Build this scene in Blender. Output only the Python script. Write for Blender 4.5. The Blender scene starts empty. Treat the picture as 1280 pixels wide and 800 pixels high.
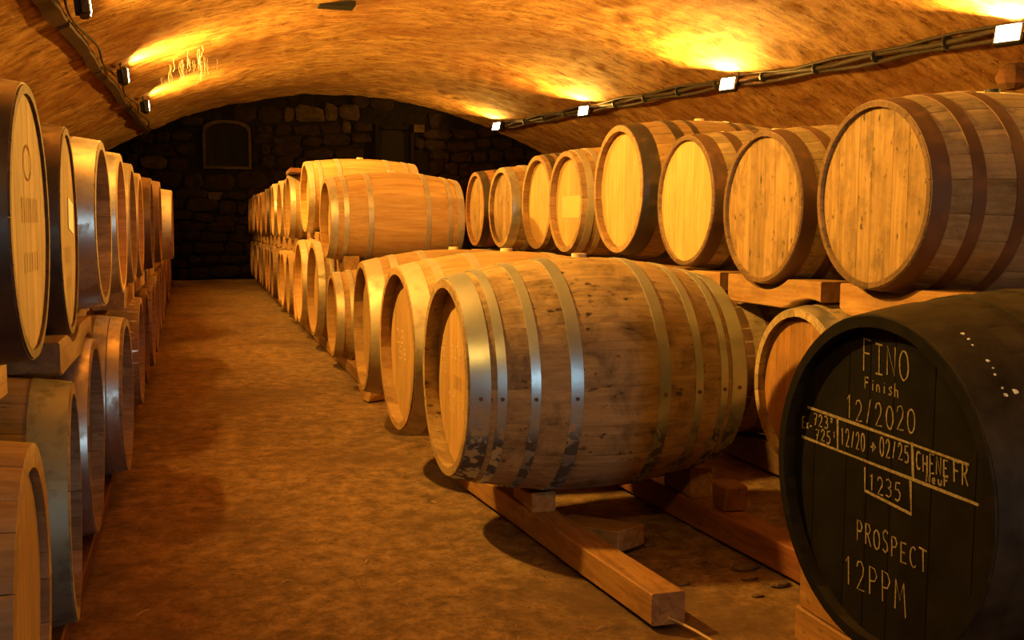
import bpy, math, random
from mathutils import Vector, Matrix, noise
random.seed(7)
PI = math.pi
R = math.radians
col = bpy.context.scene.collection
sc = bpy.context.scene

# ------------------------------------------------------------------ camera
cd = bpy.data.cameras.new('camera'); cam = bpy.data.objects.new('camera', cd); col.objects.link(cam)
F_PX, PITCH, YAW, ROLL, CAM_H = 1290.0, R(5.236), R(16.758), R(0.32), 1.0
fw = Vector((math.sin(YAW)*math.cos(PITCH), math.cos(YAW)*math.cos(PITCH), -math.sin(PITCH)))
rt = Vector((math.cos(YAW), -math.sin(YAW), 0)); up = rt.cross(fw)
r2 = rt*math.cos(ROLL) + up*math.sin(ROLL); u2 = up*math.cos(ROLL) - rt*math.sin(ROLL)
mw = Matrix((r2, u2, -fw)).transposed().to_4x4(); mw.translation = (0, 0, CAM_H)
cam.matrix_world = mw
cd.sensor_width = 36; cd.lens = F_PX/1280*36; cd.clip_start = .05
sc.camera = cam

# ------------------------------------------------------------------ world, view, lights
w = bpy.data.worlds.new('world'); sc.world = w; w.use_nodes = True
w.node_tree.nodes['Background'].inputs[0].default_value = (.5, .6, .7, 1)
w.node_tree.nodes['Background'].inputs[1].default_value = .02
sc.view_settings.view_transform = 'Standard'; sc.view_settings.look = 'None'
sc.view_settings.gamma = 1; sc.view_settings.use_curve_mapping = False
sc.view_settings.exposure = 0.0
LAMP_COL = (1.0, .51, .075)
LAMP_W = 340.0
DOOR_W = 42.0
def area(name, loc, direction, sx, sy, power, color, parent=None, shape='RECTANGLE'):
    l = bpy.data.lights.new(name, 'AREA'); l.shape = shape; l.size = sx; l.size_y = sy
    l.energy = power; l.color = color; l.spread = R(170)
    o = bpy.data.objects.new(name, l); col.objects.link(o)
    o.location = loc; o.rotation_euler = Vector(direction).to_track_quat('-Z', 'Y').to_euler()
    if parent: o.parent = parent
    return o
# daylight coming in through the entrance at the near end of the cellar
area('entrance_daylight', (1.2, -4.9, 1.1), (0, 1, 0), .5, 1.1, DOOR_W, (.66, .90, 1.0))

# ------------------------------------------------------------------ materials
def new_mat(name):
    m = bpy.data.materials.new(name); m.use_nodes = True
    nt = m.node_tree; b = nt.nodes['Principled BSDF']
    return m, nt, b
def N(nt, t, **kw):
    n = nt.nodes.new(t)
    for k, v in kw.items(): setattr(n, k, v)
    return n
def ramp(nt, stops):
    n = nt.nodes.new('ShaderNodeValToRGB'); e = n.color_ramp.elements
    e[0].position, e[0].color = stops[0][0], (*stops[0][1], 1)
    e[1].position, e[1].color = stops[-1][0], (*stops[-1][1], 1)
    for p, c in stops[1:-1]:
        x = e.new(p); x.color = (*c, 1)
    return n
def mix(nt, fac, a, b, blend='MIX'):
    n = nt.nodes.new('ShaderNodeMix'); n.data_type = 'RGBA'; n.blend_type = blend
    for sock, v in ((n.inputs[0], fac), (n.inputs[6], a), (n.inputs[7], b)):
        if hasattr(v, 'node'): nt.links.new(v, sock)
        elif isinstance(v, (int, float)): sock.default_value = v
        else: sock.default_value = (*v, 1)
    return n.outputs[2]
def coords(nt, scale, rnd=True):
    tc = N(nt, 'ShaderNodeTexCoord'); mp = N(nt, 'ShaderNodeMapping'); mp.inputs['Scale'].default_value = scale
    if rnd:
        oi = N(nt, 'ShaderNodeObjectInfo'); mu = N(nt, 'ShaderNodeMath', operation='MULTIPLY'); mu.inputs[1].default_value = 61.0
        nt.links.new(oi.outputs['Random'], mu.inputs[0])
        ad = N(nt, 'ShaderNodeVectorMath', operation='ADD')
        nt.links.new(tc.outputs['Object'], ad.inputs[0]); nt.links.new(mu.outputs[0], ad.inputs[1])
        nt.links.new(ad.outputs[0], mp.inputs['Vector'])
    else:
        nt.links.new(tc.outputs['Object'], mp.inputs['Vector'])
    return mp.outputs[0]
def tex(nt, vec, scale, detail=6, rough=.6, dist=0):
    n = N(nt, 'ShaderNodeTexNoise'); nt.links.new(vec, n.inputs['Vector'])
    n.inputs['Scale'].default_value = scale; n.inputs['Detail'].default_value = detail
    n.inputs['Roughness'].default_value = rough; n.inputs['Distortion'].default_value = dist
    return n.outputs['Fac']
def mapr(nt, v, a, b, c, d):
    n = N(nt, 'ShaderNodeMapRange'); nt.links.new(v, n.inputs[0])
    for i, x in enumerate((a, b, c, d)): n.inputs[i+1].default_value = x
    return n.outputs[0]
def bump(nt, b, h, strength, dist=.01):
    n = N(nt, 'ShaderNodeBump'); n.inputs['Strength'].default_value = strength; n.inputs['Distance'].default_value = dist
    nt.links.new(h, n.inputs['Height']); nt.links.new(n.outputs[0], b.inputs['Normal'])

def wood(name, light, dark, axis=0, rough=.62, stain=.35, stain_col=(.06, .035, .02), speck=.0, var=.25, grain=1.0):
    light = tuple(c*k for c, k in zip(light, (.74, .70, .58))); dark = tuple(c*k for c, k in zip(dark, (.70, .62, .48)))
    m, nt, b = new_mat(name)
    s = [34*grain]*3; s[axis] = 2.2
    v = coords(nt, s); v1 = coords(nt, (1, 1, 1))
    g = tex(nt, v, 1.6, 8, .62, .6)
    c = ramp(nt, [(.28, dark), (.52, tuple((a*.55+d*.45) for a, d in zip(light, dark))), (.72, light)])
    nt.links.new(g, c.inputs[0])
    st = mapr(nt, tex(nt, v1, 7, 8, .68, .4), .46, .72, 0, stain)
    cc = mix(nt, st, c.outputs[0], stain_col)
    if speck:
        s2 = [26]*3; s2[axis] = 13
        sp = mapr(nt, tex(nt, coords(nt, s2), 1.7, 3, .55), .63, .72, 0, speck)
        cc = mix(nt, sp, cc, (.015, .01, .008))
    oi = N(nt, 'ShaderNodeObjectInfo')
    br = mapr(nt, oi.outputs['Random'], 0, 1, 1-var, 1+var*.5)
    hv = N(nt, 'ShaderNodeHueSaturation'); nt.links.new(br, hv.inputs['Value']); nt.links.new(cc, hv.inputs['Color'])
    nt.links.new(hv.outputs[0], b.inputs['Base Color'])
    b.inputs['Roughness'].default_value = rough
    b.inputs['Specular IOR Level'].default_value = .3
    bump(nt, b, g, .35, .004)
    return m
def metal(name, colr, rough=.38, wear=(.1, .06, .04), amt=.4, metallic=.9, scale=14, lo=.5, hi=.66, low_only=False):
    m, nt, b = new_mat(name)
    v = coords(nt, (1, 1, 1))
    a = mapr(nt, tex(nt, v, scale, 7, .65, .3), lo, hi, 0, amt)
    if low_only:   # the coating has flaked away on the side that faces the damp floor
        tc = N(nt, 'ShaderNodeTexCoord'); sx = N(nt, 'ShaderNodeSeparateXYZ'); nt.links.new(tc.outputs['Object'], sx.inputs[0])
        mu = N(nt, 'ShaderNodeMath', operation='MULTIPLY'); nt.links.new(a, mu.inputs[0]); nt.links.new(mapr(nt, sx.outputs[2], -.06, -.16, 0.04, 1), mu.inputs[1]); a = mu.outputs[0]
    n2 = mapr(nt, tex(nt, v, 5, 3), .3, .7, .8, 1.12)
    hv = N(nt, 'ShaderNodeHueSaturation'); hv.inputs['Color'].default_value = (*colr, 1); nt.links.new(n2, hv.inputs['Value'])
    nt.links.new(mix(nt, a, hv.outputs[0], wear), b.inputs['Base Color'])
    nt.links.new(mapr(nt, a, 0, 1, rough, .75), b.inputs['Roughness'])
    nt.links.new(mapr(nt, a, 0, 1, metallic, metallic*.25), b.inputs['Metallic'])
    bump(nt, b, tex(nt, v, 30, 4), .12, .003)
    return m
def plain(name, colr, rough=.7, metallic=0.0, nscale=20, amp=.25, bmp=.2, spec=.3):
    m, nt, b = new_mat(name)
    v = coords(nt, (1, 1, 1))
    t = tex(nt, v, nscale, 6)
    hv = N(nt, 'ShaderNodeHueSaturation'); hv.inputs['Color'].default_value = (*colr, 1)
    nt.links.new(mapr(nt, t, .3, .7, 1-amp, 1+amp), hv.inputs['Value'])
    nt.links.new(hv.outputs[0], b.inputs['Base Color'])
    b.inputs['Roughness'].default_value = rough; b.inputs['Metallic'].default_value = metallic
    b.inputs['Specular IOR Level'].default_value = spec
    if bmp: bump(nt, b, t, bmp, .004)
    return m
def emis(name, colr, strength):
    m, nt, b = new_mat(name)
    b.inputs['Base Color'].default_value = (*colr, 1)
    b.inputs['Emission Color'].default_value = (*colr, 1); b.inputs['Emission Strength'].default_value = strength
    return m

def vault_mat():
    m, nt, b = new_mat('vault_plaster')
    v = coords(nt, (1, 1, 1), False); vs = coords(nt, (.42, 1.0, .42), False)
    big = tex(nt, v, .7, 5, .6, .4); mid = tex(nt, vs, 8, 14, .8, .12); fine = tex(nt, v, 30, 8, .8)
    c = ramp(nt, [(.35, (.09, .032, .009)), (.46, (.32, .155, .045)), (.55, (.50, .285, .095)), (.70, (.64, .43, .18))])
    nt.links.new(mid, c.inputs[0])
    c1 = mix(nt, mapr(nt, big, .46, .62, 0, .65), c.outputs[0], (.24, .09, .022))
    c2 = mix(nt, mapr(nt, fine, .54, .68, 0, .65), c1, (.13, .055, .02))
    sp = mapr(nt, tex(nt, vs, 15, 8, .75, .3), .575, .64, 0, .9)
    c3 = mix(nt, sp, c2, (.05, .02, .008))
    pl = mapr(nt, tex(nt, v, 16, 5, .7, .6), .64, .70, 0, .5)
    c4 = mix(nt, pl, c3, (.66, .52, .32))
    nt.links.new(c4, b.inputs['Base Color']); b.inputs['Roughness'].default_value = .9
    b.inputs['Specular IOR Level'].default_value = .1
    ad = N(nt, 'ShaderNodeMath', operation='MULTIPLY_ADD'); ad.inputs[1].default_value = .4
    nt.links.new(fine, ad.inputs[0]); nt.links.new(mid, ad.inputs[2])
    bump(nt, b, ad.outputs[0], .6, .06)
    return m
def floor_mat():
    m, nt, b = new_mat('packed_earth_floor')
    v = coords(nt, (1, 1, 1), False)
    big = tex(nt, v, 1.3, 8, .66, .5); mid = tex(nt, v, 13, 12, .82, .2); fine = tex(nt, v, 70, 6, .8)
    c = ramp(nt, [(.36, (.058, .030, .011)), (.5, (.175, .098, .038)), (.63, (.30, .185, .08))])
    nt.links.new(mid, c.inputs[0])
    c1 = mix(nt, mapr(nt, big, .48, .64, 0, .72), c.outputs[0], (.08, .04, .017))
    c2 = mix(nt, mapr(nt, fine, .52, .70, 0, .55), c1, (.05, .027, .012))
    sp = mapr(nt, tex(nt, v, 26, 3, .5, .6), .68, .74, 0, .8)
    c3 = mix(nt, sp, c2, (.03, .016, .008))
    sc2 = mapr(nt, tex(nt, coords(nt, (3, 1, 1), False), 16, 4, .6, 2.0), .68, .73, 0, .6)
    c4 = mix(nt, sc2, c3, (.42, .29, .15))
    nt.links.new(c4, b.inputs['Base Color']); b.inputs['Roughness'].default_value = .8
    b.inputs['Specular IOR Level'].default_value = .3
    ad = N(nt, 'ShaderNodeMath', operation='MULTIPLY_ADD'); ad.inputs[1].default_value = .4
    nt.links.new(fine, ad.inputs[0]); nt.links.new(mid, ad.inputs[2])
    bump(nt, b, ad.outputs[0], .6, .012)
    return m
M = {}
M['vault'] = vault_mat(); M['floor'] = floor_mat()
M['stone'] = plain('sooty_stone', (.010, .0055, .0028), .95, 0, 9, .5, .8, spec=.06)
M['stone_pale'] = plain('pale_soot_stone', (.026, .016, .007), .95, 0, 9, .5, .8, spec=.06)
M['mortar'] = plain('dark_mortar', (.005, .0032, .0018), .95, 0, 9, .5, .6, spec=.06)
M['wall'] = plain('rough_rubble_wall', (.13, .065, .03), .95, 0, 4, .5, .9)
oak_l, oak_d = (.66, .44, .22), (.44, .25, .10)
M['oak'] = wood('new_oak_staves', oak_l, oak_d, 0, stain=.15)
M['oak_h'] = wood('new_oak_head', (.70, .48, .24), (.48, .28, .11), 2, stain=.15)
M['oak_tan'] = wood('tan_oak_staves', (.55, .37, .2), (.33, .2, .1), 0, stain=.3, speck=.3)
M['oak_worn'] = wood('worn_oak_staves', (.60, .45, .27), (.34, .235, .13), 0, stain=.9, speck=.9, var=.10)
M['oak_grey'] = wood('greyed_oak_staves', (.58, .46, .32), (.33, .25, .16), 0, stain=.55, stain_col=(.05, .04, .03), speck=.55)
M['head_worn'] = wood('worn_oak_head', (.48, .335, .175), (.24, .145, .066), 2, stain=.8, speck=.9)
M['head_bright'] = wood('bright_oak_head', (.74, .52, .26), (.54, .33, .13), 2, stain=.12, var=.15)
M['head_stamped'] = wood('stamped_oak_head', (.58, .42, .23), (.36, .23, .11), 2, stain=.65, stain_col=(.14, .09, .05))
M['head_shaded'] = wood('shaded_red_oak_head', (.46, .25, .09), (.24, .11, .04), 2, stain=.6)  # red oak toned down, shadow on these heads is put into the colour
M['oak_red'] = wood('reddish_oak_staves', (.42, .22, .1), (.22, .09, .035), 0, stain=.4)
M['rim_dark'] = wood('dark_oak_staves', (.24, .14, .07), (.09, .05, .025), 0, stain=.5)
M['black'] = plain('black_paint', (.024, .019, .013), .55, 0, 16, .6, .5, spec=.2)
M['black_head'] = plain('black_head_paint', (.008, .007, .006), .62, 0, 12, .4, .15, spec=.06)
M['beam'] = wood('beam_wood', (.50, .28, .11), (.24, .11, .04), 1, stain=.55, speck=.5, grain=.7)
M['beam_red'] = wood('red_beam_wood', (.32, .12, .05), (.13, .045, .02), 1, stain=.5, speck=.4, grain=.7)
M['block'] = wood('block_wood', (.58, .36, .16), (.32, .16, .06), 1, stain=.4, speck=.35, grain=.7)
M['steel'] = metal('galvanised_steel', (.62, .62, .60), .36, (.17, .13, .1), .5)
M['steel_flake'] = metal('flaking_galvanised_steel', (.50, .60, .66), .33, (.06, .045, .035), .95, .85, 17, .47, .51, True)
M['steel_gold'] = metal('dull_steel', (.50, .43, .33), .52, (.2, .14, .08), .5, .65)
M['steel_greygreen'] = metal('grey_green_steel', (.27, .30, .24), .55, (.10, .085, .05), .7, .6)  # grey-green base colour with random brown patches
M['rust'] = metal('brown_rusted_steel', (.15, .085, .05), .55, (.2, .085, .035), .7, .55)
M['dark_steel'] = metal('dark_steel', (.075, .06, .05), .45, (.12, .06, .03), .6, .6)
M['chalk'] = plain('chalk', (.22, .18, .13), .95, 0, 120, .5, 0)
M['chalk_dim'] = plain('faint_chalk', (.62, .46, .26), .95, 0, 120, .4, 0)
M['ink'] = plain('burnt_stamp_ink', (.22, .11, .04), .9, 0, 80, .5, 0)
M['paint_white'] = plain('white_paint_drips', (.75, .74, .68), .7, 0, 60, .3, 0)
M['paper'] = plain('paper', (.82, .78, .68), .8, 0, 20, .06, 0)
M['card'] = plain('yellowed_card', (.56, .38, .16), .8, 0, 20, .06, 0)
M['cork'] = plain('bung_wood', (.62, .48, .3), .8, 0, 30, .3, .2)
M['bung_black'] = plain('black_rubber_bung', (.02, .02, .02), .5, 0, 30, .2, .1)
M['housing'] = plain('lamp_housing_black', (.02, .018, .016), .5, .3, 20, .2, .05)
M['lens'] = emis('lamp_lens', (1.0, .72, .34), 45)
M['cable'] = plain('dusty_black_cable', (.045, .032, .022), .65, 0, 30, .4, .2)
M['tie'] = plain('cable_tie', (.02, .02, .02), .5, 0, 30, .1, 0)
M['batten'] = wood('dark_batten_wood', (.075, .032, .014), (.025, .011, .006), 1, stain=.5)
M['straw'] = plain('straw', (.42, .28, .12), .8, 0, 30, .2, 0)
M['recess_shade'] = plain('painted_recess_shade', (.008, .006, .005), 1, 0, 10, .2, 0, spec=.06)  # near-black colour stands in for shade inside the wall openings
M['glass'] = plain('sooty_glass', (.006, .005, .004), .9, 0, 10, .2, 0, spec=.06)
M['web'] = plain('cobweb', (.7, .6, .45), .9, 0, 10, .2, 0, spec=.06)

# ------------------------------------------------------------------ mesh helpers
def mesh(name, verts, faces, mat, smooth=False, ang=40):
    me = bpy.data.meshes.new(name); me.from_pydata([tuple(v) for v in verts], [], faces); me.update()
    if mat is not None: me.materials.append(mat)
    if smooth:
        me.polygons.foreach_set('use_smooth', [True]*len(me.polygons)); me.set_sharp_from_angle(angle=R(ang))
    return me
def link(name, me, parent=None, loc=(0, 0, 0), rot=(0, 0, 0)):
    o = bpy.data.objects.new(name, me); col.objects.link(o)
    if parent is not None: o.parent = parent
    o.location = loc; o.rotation_euler = rot
    return o
def tag(o, label=None, cat=None, group=None, kind=None):
    if label: o['label'] = label
    if cat: o['category'] = cat
    if group: o['group'] = group
    if kind: o['kind'] = kind
    return o
def box_geo(sx, sy, sz, bev=.006, jit=0.0):
    # a bevelled block resting on z=0, centred in x and y
    V = []; hx, hy = sx/2, sy/2
    def ring(z, ins):
        return [(-hx+ins, -hy, z), (hx-ins, -hy, z), (hx, -hy+ins, z), (hx, hy-ins, z), (hx-ins, hy, z), (-hx+ins, hy, z), (-hx, hy-ins, z), (-hx, -hy+ins, z)]
    def shrink(r_, k): return [(x*(1-k/hx), y*(1-k/hy), z) for x, y, z in r_]
    V += shrink(ring(0, bev), bev); V += ring(bev, bev); V += ring(sz-bev, bev); V += shrink(ring(sz, bev), bev)
    F = [list(range(7, -1, -1)), list(range(24, 32))]
    for k in range(3):
        for i in range(8):
            j = (i+1) % 8; F.append((k*8+i, k*8+j, (k+1)*8+j, (k+1)*8+i))
    if jit:
        c = {}
        V2 = []
        for x, y, z in V:
            key = (x > 0, y > 0, z > sz/2)
            if key not in c: c[key] = Vector([random.uniform(-jit, jit) for _ in range(2)]+[random.uniform(-jit, jit)*.6 if z > sz/2 else 0])
            V2.append(Vector((x, y, z))+c[key])
        V = V2
    return V, F
def block(name, loc, size, mat, label, cat, rz=0, group=None, jit=.006, parent=None, bev=.006, rot=None):
    me = mesh(name, *box_geo(*size, bev=bev, jit=jit), mat)
    o = link(name, me, parent, loc, rot or (0, 0, rz))
    if label: tag(o, label, cat, group)
    return o
def tube(pts, rad, seg=8):
    V = []; F = []; n = len(pts); pts = [Vector(p) for p in pts]
    for i, p in enumerate(pts):
        d = (pts[min(i+1, n-1)]-pts[max(i-1, 0)]).normalized()
        a = d.cross(Vector((0, 0, 1)))
        if a.length < 1e-3: a = Vector((1, 0, 0))
        a.normalize(); b = d.cross(a)
        for k in range(seg):
            t = 2*PI*k/seg; V.append(p+(a*math.cos(t)+b*math.sin(t))*rad)
    for i in range(n-1):
        for k in range(seg):
            j = (k+1) % seg; F.append((i*seg+k, i*seg+j, (i+1)*seg+j, (i+1)*seg+k))
    F.append(list(range(seg-1, -1, -1))); F.append([(n-1)*seg+k for k in range(seg)])
    return V, F

# ------------------------------------------------------------------ setting: floor, vault, walls
XL, XR, YN, YF = -3.3, 8.46, -5.0, 19.5
VX, VZ, VR = 2.58, -4.73, 8.107
def vault_z(x): return VZ + math.sqrt(VR*VR-(x-VX)**2)
def fz(x, y): return .012*noise.noise(Vector((x*1.3, y*1.3, 0)))+.005*noise.noise(Vector((x*5, y*5, 3)))-.012
nx, ny = 150, 300
V = []; F = []
for j in range(ny+1):
    for i in range(nx+1):
        x = XL+(XR-XL)*i/nx; y = YN+(YF-YN)*j/ny; V.append((x, y, fz(x, y)))
for j in range(ny):
    for i in range(nx):
        a = j*(nx+1)+i; F.append((a, a+1, a+nx+2, a+nx+1))
tag(link('floor', mesh('floor', V, F, M['floor'], True, 80)), 'worn packed earth cellar floor with scuffs', None, None, 'structure')

nx, ny = 190, 400
a0 = math.asin((XL-VX)/VR); a1 = math.asin((XR-VX)/VR)
V = []; F = []
for j in range(ny+1):
    y = YN+(YF+.1-YN)*j/ny
    for i in range(nx+1):
        a = a0+(a1-a0)*i/nx
        n1 = noise.fractal(Vector((a*VR*.9, y*.7, 1.7)), .9, 2.0, 4)*.035 + noise.fractal(Vector((a*VR*5, y*2.5, 9)), .8, 2.0, 4)*.014
        rr = VR+n1
        V.append((VX+rr*math.sin(a), y, VZ+rr*math.cos(a)))
for j in range(ny):
    for i in range(nx):
        a = j*(nx+1)+i; F.append((a, a+nx+1, a+nx+2, a+1))
tag(link('ceiling', mesh('ceiling', V, F, M['vault'], True, 80)), 'low ochre plastered barrel vault with rough pitted surface', None, None, 'structure')

def slab(name, p0, p1, mat, label):
    sx, sy, sz = (p1[i]-p0[i] for i in range(3))
    o = link(name, mesh(name, *box_geo(sx, sy, sz, .01), mat), None, ((p0[0]+p1[0])/2, (p0[1]+p1[1])/2, p0[2]))
    return tag(o, label, None, None, 'structure')
slab('wall_left', (XL-.3, YN, -.1), (XL, YF, 1.0), M['wall'], 'low rubble side wall under the vault behind the shorter barrel row')
slab('wall_right', (XR, YN, -.1), (XR+.3, YF, 1.0), M['wall'], 'low rubble side wall under the vault below the cable run')
wn = slab('wall_near', (XL, YN-.3, -.1), (.4, YN, 3.4), M['wall'], 'rubble wall at the entrance end of the cellar')
for nm, p0, p1 in (('wall_near_jamb', (2.0, YN-.3, -.1), (XR, YN, 3.4)), ('wall_near_lintel', (.4, YN-.3, 2.2), (2.0, YN, 3.4))):
    slab(nm, p0, p1, M['wall'], 'rubble wall beside the entrance opening')
# far wall: mortar backing and individual stones
wf = slab('wall_far', (XL, YF, -.1), (XR, YF+.4, 3.45), M['mortar'], 'dark sooty rubble stone wall closing the far end of the cellar')
def stone_geo(sx, sz, d):
    V = []; k = min(sx, sz)*.16
    for (s, y) in ((0, .05), (0, -d*.55), (k, -d)):
        for ux, uz in ((-1, -.6), (-.6, -1), (.6, -1), (1, -.6), (1, .6), (.6, 1), (-.6, 1), (-1, .6)):
            V.append((ux*(sx/2-s)+random.uniform(-.03, .03), y+random.uniform(-.01, .01), uz*(sz/2-s)+random.uniform(-.03, .03)))
    F = [list(range(16, 24))]
    for q in range(2):
        for i in range(8):
            j = (i+1) % 8; F.append((q*8+i, q*8+j, (q+1)*8+j, (q+1)*8+i))
    return V, F
niche = (.12, .86, 2.03, 2.80)
opening = (3.20, 3.86, 1.55, 2.86)
wf_base = wf.location
z = .02
cnt = 0
while z < 3.35:
    hz = random.uniform(.16, .30)
    x = -2.6+random.uniform(0, .3)
    while x < 7.4:
        wx = random.uniform(.16, .58)
        cx, cz = x+wx/2, z+hz/2+.05*math.sin(x*2.3+z*3)
        x += wx+.012
        if cz+hz/2 > vault_z(cx)+.05: continue
        hit = False
        for a, b, c, d in (niche, opening):
            if cx+wx/2 > a-.04 and cx-wx/2 < b+.04 and cz+hz/2 > c-.04 and cz-hz/2 < d+.04: hit = True
        if hit: continue
        if cz < 1.0 and (cx < -.9 or cx > 1.9): continue
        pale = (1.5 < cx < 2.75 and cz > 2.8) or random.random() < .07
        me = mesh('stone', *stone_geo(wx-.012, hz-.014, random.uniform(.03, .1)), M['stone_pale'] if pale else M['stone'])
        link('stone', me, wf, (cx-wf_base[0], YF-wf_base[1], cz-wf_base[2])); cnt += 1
    z += hz+.012
# small arched window recess in the far wall
def arch_ring(x0, x1, z0, z1, t, y0, y1):
    cx = (x0+x1)/2; hw = (x1-x0)/2; zs = z1-hw*.45
    prof = [(x0, z0), (x0, zs)]+[(cx-hw*math.cos(PI*k/10), zs+hw*.45*math.sin(PI*k/10)) for k in range(1, 10)]+[(x1, zs), (x1, z0)]
    V = []; F = []
    cen = Vector((cx, (z0+z1)/2))
    for px, pz in prof:
        d = (Vector((px, pz))-cen); o = Vector((px+(t if px > cx else -t if px < cx else 0), pz+(t if pz > zs else -t)))
        for (q, y) in (((px, pz), y0), ((o[0], o[1]), y0), ((o[0], o[1]), y1), ((px, pz), y1)): V.append((q[0]-cx, y, q[1]-z0))
    n = len(prof)
    for i in range(n):
        j = (i+1) % n
        for k in range(4):
            l = (k+1) % 4; F.append((i*4+k, j*4+k, j*4+l, i*4+l))
    return V, F, prof, cx
V, F, prof, cx = arch_ring(*niche, .05, -.1, .02)
wi = bpy.data.objects.new('window_1', None); col.objects.link(wi); wi.location = (cx, YF, niche[2])
tag(wi, 'small arched window recess with pale stone surround in the dark end wall', None, None, 'structure')
link('window_frame', mesh('window_frame', V, F, M['stone_pale']), wi)
link('recess', mesh('recess', [(px-cx, -.005, pz-niche[2]) for px, pz in prof], [list(range(len(prof)-1, -1, -1))], M['recess_shade']), wi)  # flat sheet, shade of the depth is put into its colour
pane = [(-.2, -.012, .06), (.27, -.012, .06), (.27, -.012, .6), (-.2, -.012, .6)]
link('pane', mesh('pane', [*pane, *[(a, b+.006, c) for a, b, c in pane]], [(0, 1, 2, 3), (7, 6, 5, 4), (0, 4, 5, 1), (1, 5, 6, 2), (2, 6, 7, 3), (3, 7, 4, 0)], M['glass']), wi)
# dark framed opening beside it
dr = bpy.data.objects.new('door_1', None); col.objects.link(dr); dr.location = ((opening[0]+opening[1])/2, YF, opening[2])
tag(dr, 'dark narrow hatch with timber posts in the end wall', None, None, 'structure')
hw = (opening[1]-opening[0])/2; hh = opening[3]-opening[2]
for s in (-1, 1): block('door_post', (s*hw, -.04, 0), (.08, .12, hh), M['mortar'], None, None, parent=dr)
block('door_lintel', (0, -.04, hh-.08), (2*hw-.09, .12, .09), M['mortar'], None, None, parent=dr)
link('recess', mesh('recess', *box_geo(2*hw-.09, .02, hh-.1), M['recess_shade']), dr)  # thin panel whose colour carries the shade of the opening
block('junction_box', (3.98, YF-.12, 2.73), (.2, .1, .15), M['stone_pale'], 'small pale electrical box fixed beside the dark hatch on the end wall', 'electrical box', jit=0)

# ------------------------------------------------------------------ barrels
def prof_r(x, L, rh, rb): return rb-(rb-rh)*abs(2*x/L-1)**2.0
def stave_geo(a0, a1, L, rh, rb, th=.026, ns=12, dr=0.0, gr=.0022, gp=.0011):
    V = []; F = []; g = gp/rb
    a0 += g; a1 -= g; am = (a0+a1)/2; e = (a1-a0)*.07
    for i in range(ns+1):
        x = L*i/ns; r = prof_r(x, L, rh, rb)+dr
        ch = .006 if i in (0, ns) else 0
        for a, q in ((a0, r-th), (a0, r-gr), (a0+e, r), (am, r), (a1-e, r), (a1, r-gr), (a1, r-th), (am, r-th)):
            V.append((x, q*math.sin(a), q*math.cos(a)))
    for i in range(ns):
        for k in range(8):
            l = (k+1) % 8; F.append((i*8+k, i*8+l, (i+1)*8+l, (i+1)*8+k))
    F.append(list(range(7, -1, -1))); F.append([ns*8+k for k in range(8)])
    return V, F
def shell_geo(L, rh, rb, th=.026, seg=32, ns=10):
    V = []; F = []
    rows = [(L*i/ns, prof_r(L*i/ns, L, rh, rb)) for i in range(ns+1)]
    rows = [(.06, rows[0][1]-th), (0, rows[0][1]-th)]+rows+[(L, rows[-1][1]-th), (L-.06, rows[-1][1]-th)]
    for x, r in rows:
        for k in range(seg):
            a = 2*PI*k/seg; V.append((x, r*math.sin(a), r*math.cos(a)))
    for i in range(len(rows)-1):
        for k in range(seg):
            l = (k+1) % seg; F.append((i*seg+k, i*seg+l, (i+1)*seg+l, (i+1)*seg+k))
    return V, F
def hoop_geo(x0, x1, L, rh, rb, th=.0028, seg=56):
    V = []; F = []; m = 3
    ring = [(x0+(x1-x0)*i/(m-1), 1) for i in range(m)]
    rows = [(x0, prof_r(x0, L, rh, rb)-.001)]+[(x, prof_r(x, L, rh, rb)+th) for x, _ in ring]+[(x1, prof_r(x1, L, rh, rb)-.001)]
    for x, r in rows:
        for k in range(seg):
            a = 2*PI*k/seg; V.append((x, r*math.sin(a), r*math.cos(a)))
    n = len(rows)
    for i in range(n):
        for k in range(seg):
            l = (k+1) % seg; j = (i+1) % n
            F.append((i*seg+k, i*seg+l, j*seg+l, j*seg+k))
    return V, F
def board_geo(y0, y1, r, x0, th=.02):
    # slice of a disc between y0 and y1, grain along z
    def zc(y): return math.sqrt(max(1e-6, r*r-y*y))
    ys = [y0+(y1-y0)*i/4 for i in range(5)]
    out = [(y, zc(y)) for y in ys]+[(y, -zc(y)) for y in reversed(ys)]
    n = len(out); cy = (y0+y1)/2
    V = [(x0+.0016, y, z) for y, z in out]+[(x0, y+(.0016 if y < cy else -.0016 if y > cy else 0), z*.996) for y, z in out]+[(x0+th, y, z) for y, z in out]
    F = [list(range(n, 2*n))]
    for i in range(n):
        j = (i+1) % n; F.append((n+j, n+i, i, j)); F.append((j, i, 2*n+i, 2*n+j))
    F.append([2*n+i for i in range(n-1, -1, -1)])
    return V, F
def disc_geo(r, x0, th=.02, seg=32):
    V = [(x0, r*math.sin(2*PI*k/seg), r*math.cos(2*PI*k/seg)) for k in range(seg)]+[(x0+th, r*math.sin(2*PI*k/seg), r*math.cos(2*PI*k/seg)) for k in range(seg)]
    F = [list(range(seg)), list(range(2*seg-1, seg-1, -1))]
    for k in range(seg):
        l = (k+1) % seg; F.append((l, k, seg+k, seg+l))
    return V, F
def splits(n, jit):
    wts = [random.uniform(1-jit, 1+jit) for _ in range(n)]; s = sum(wts); acc = [0]
    for q in wts: acc.append(acc[-1]+q/s)
    return acc
cache = {}
REG = []
H6 = [(.004, .052), (.088, .118), (.25, .285)]
def mirror(hs, L): return hs+[(L-b, L-a) for a, b in reversed(hs)]
class Bar: pass
def set_ends(me, mat):
    me.materials.append(mat); me.polygons[-1].material_index = 1; me.polygons[-2].material_index = 1
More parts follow.
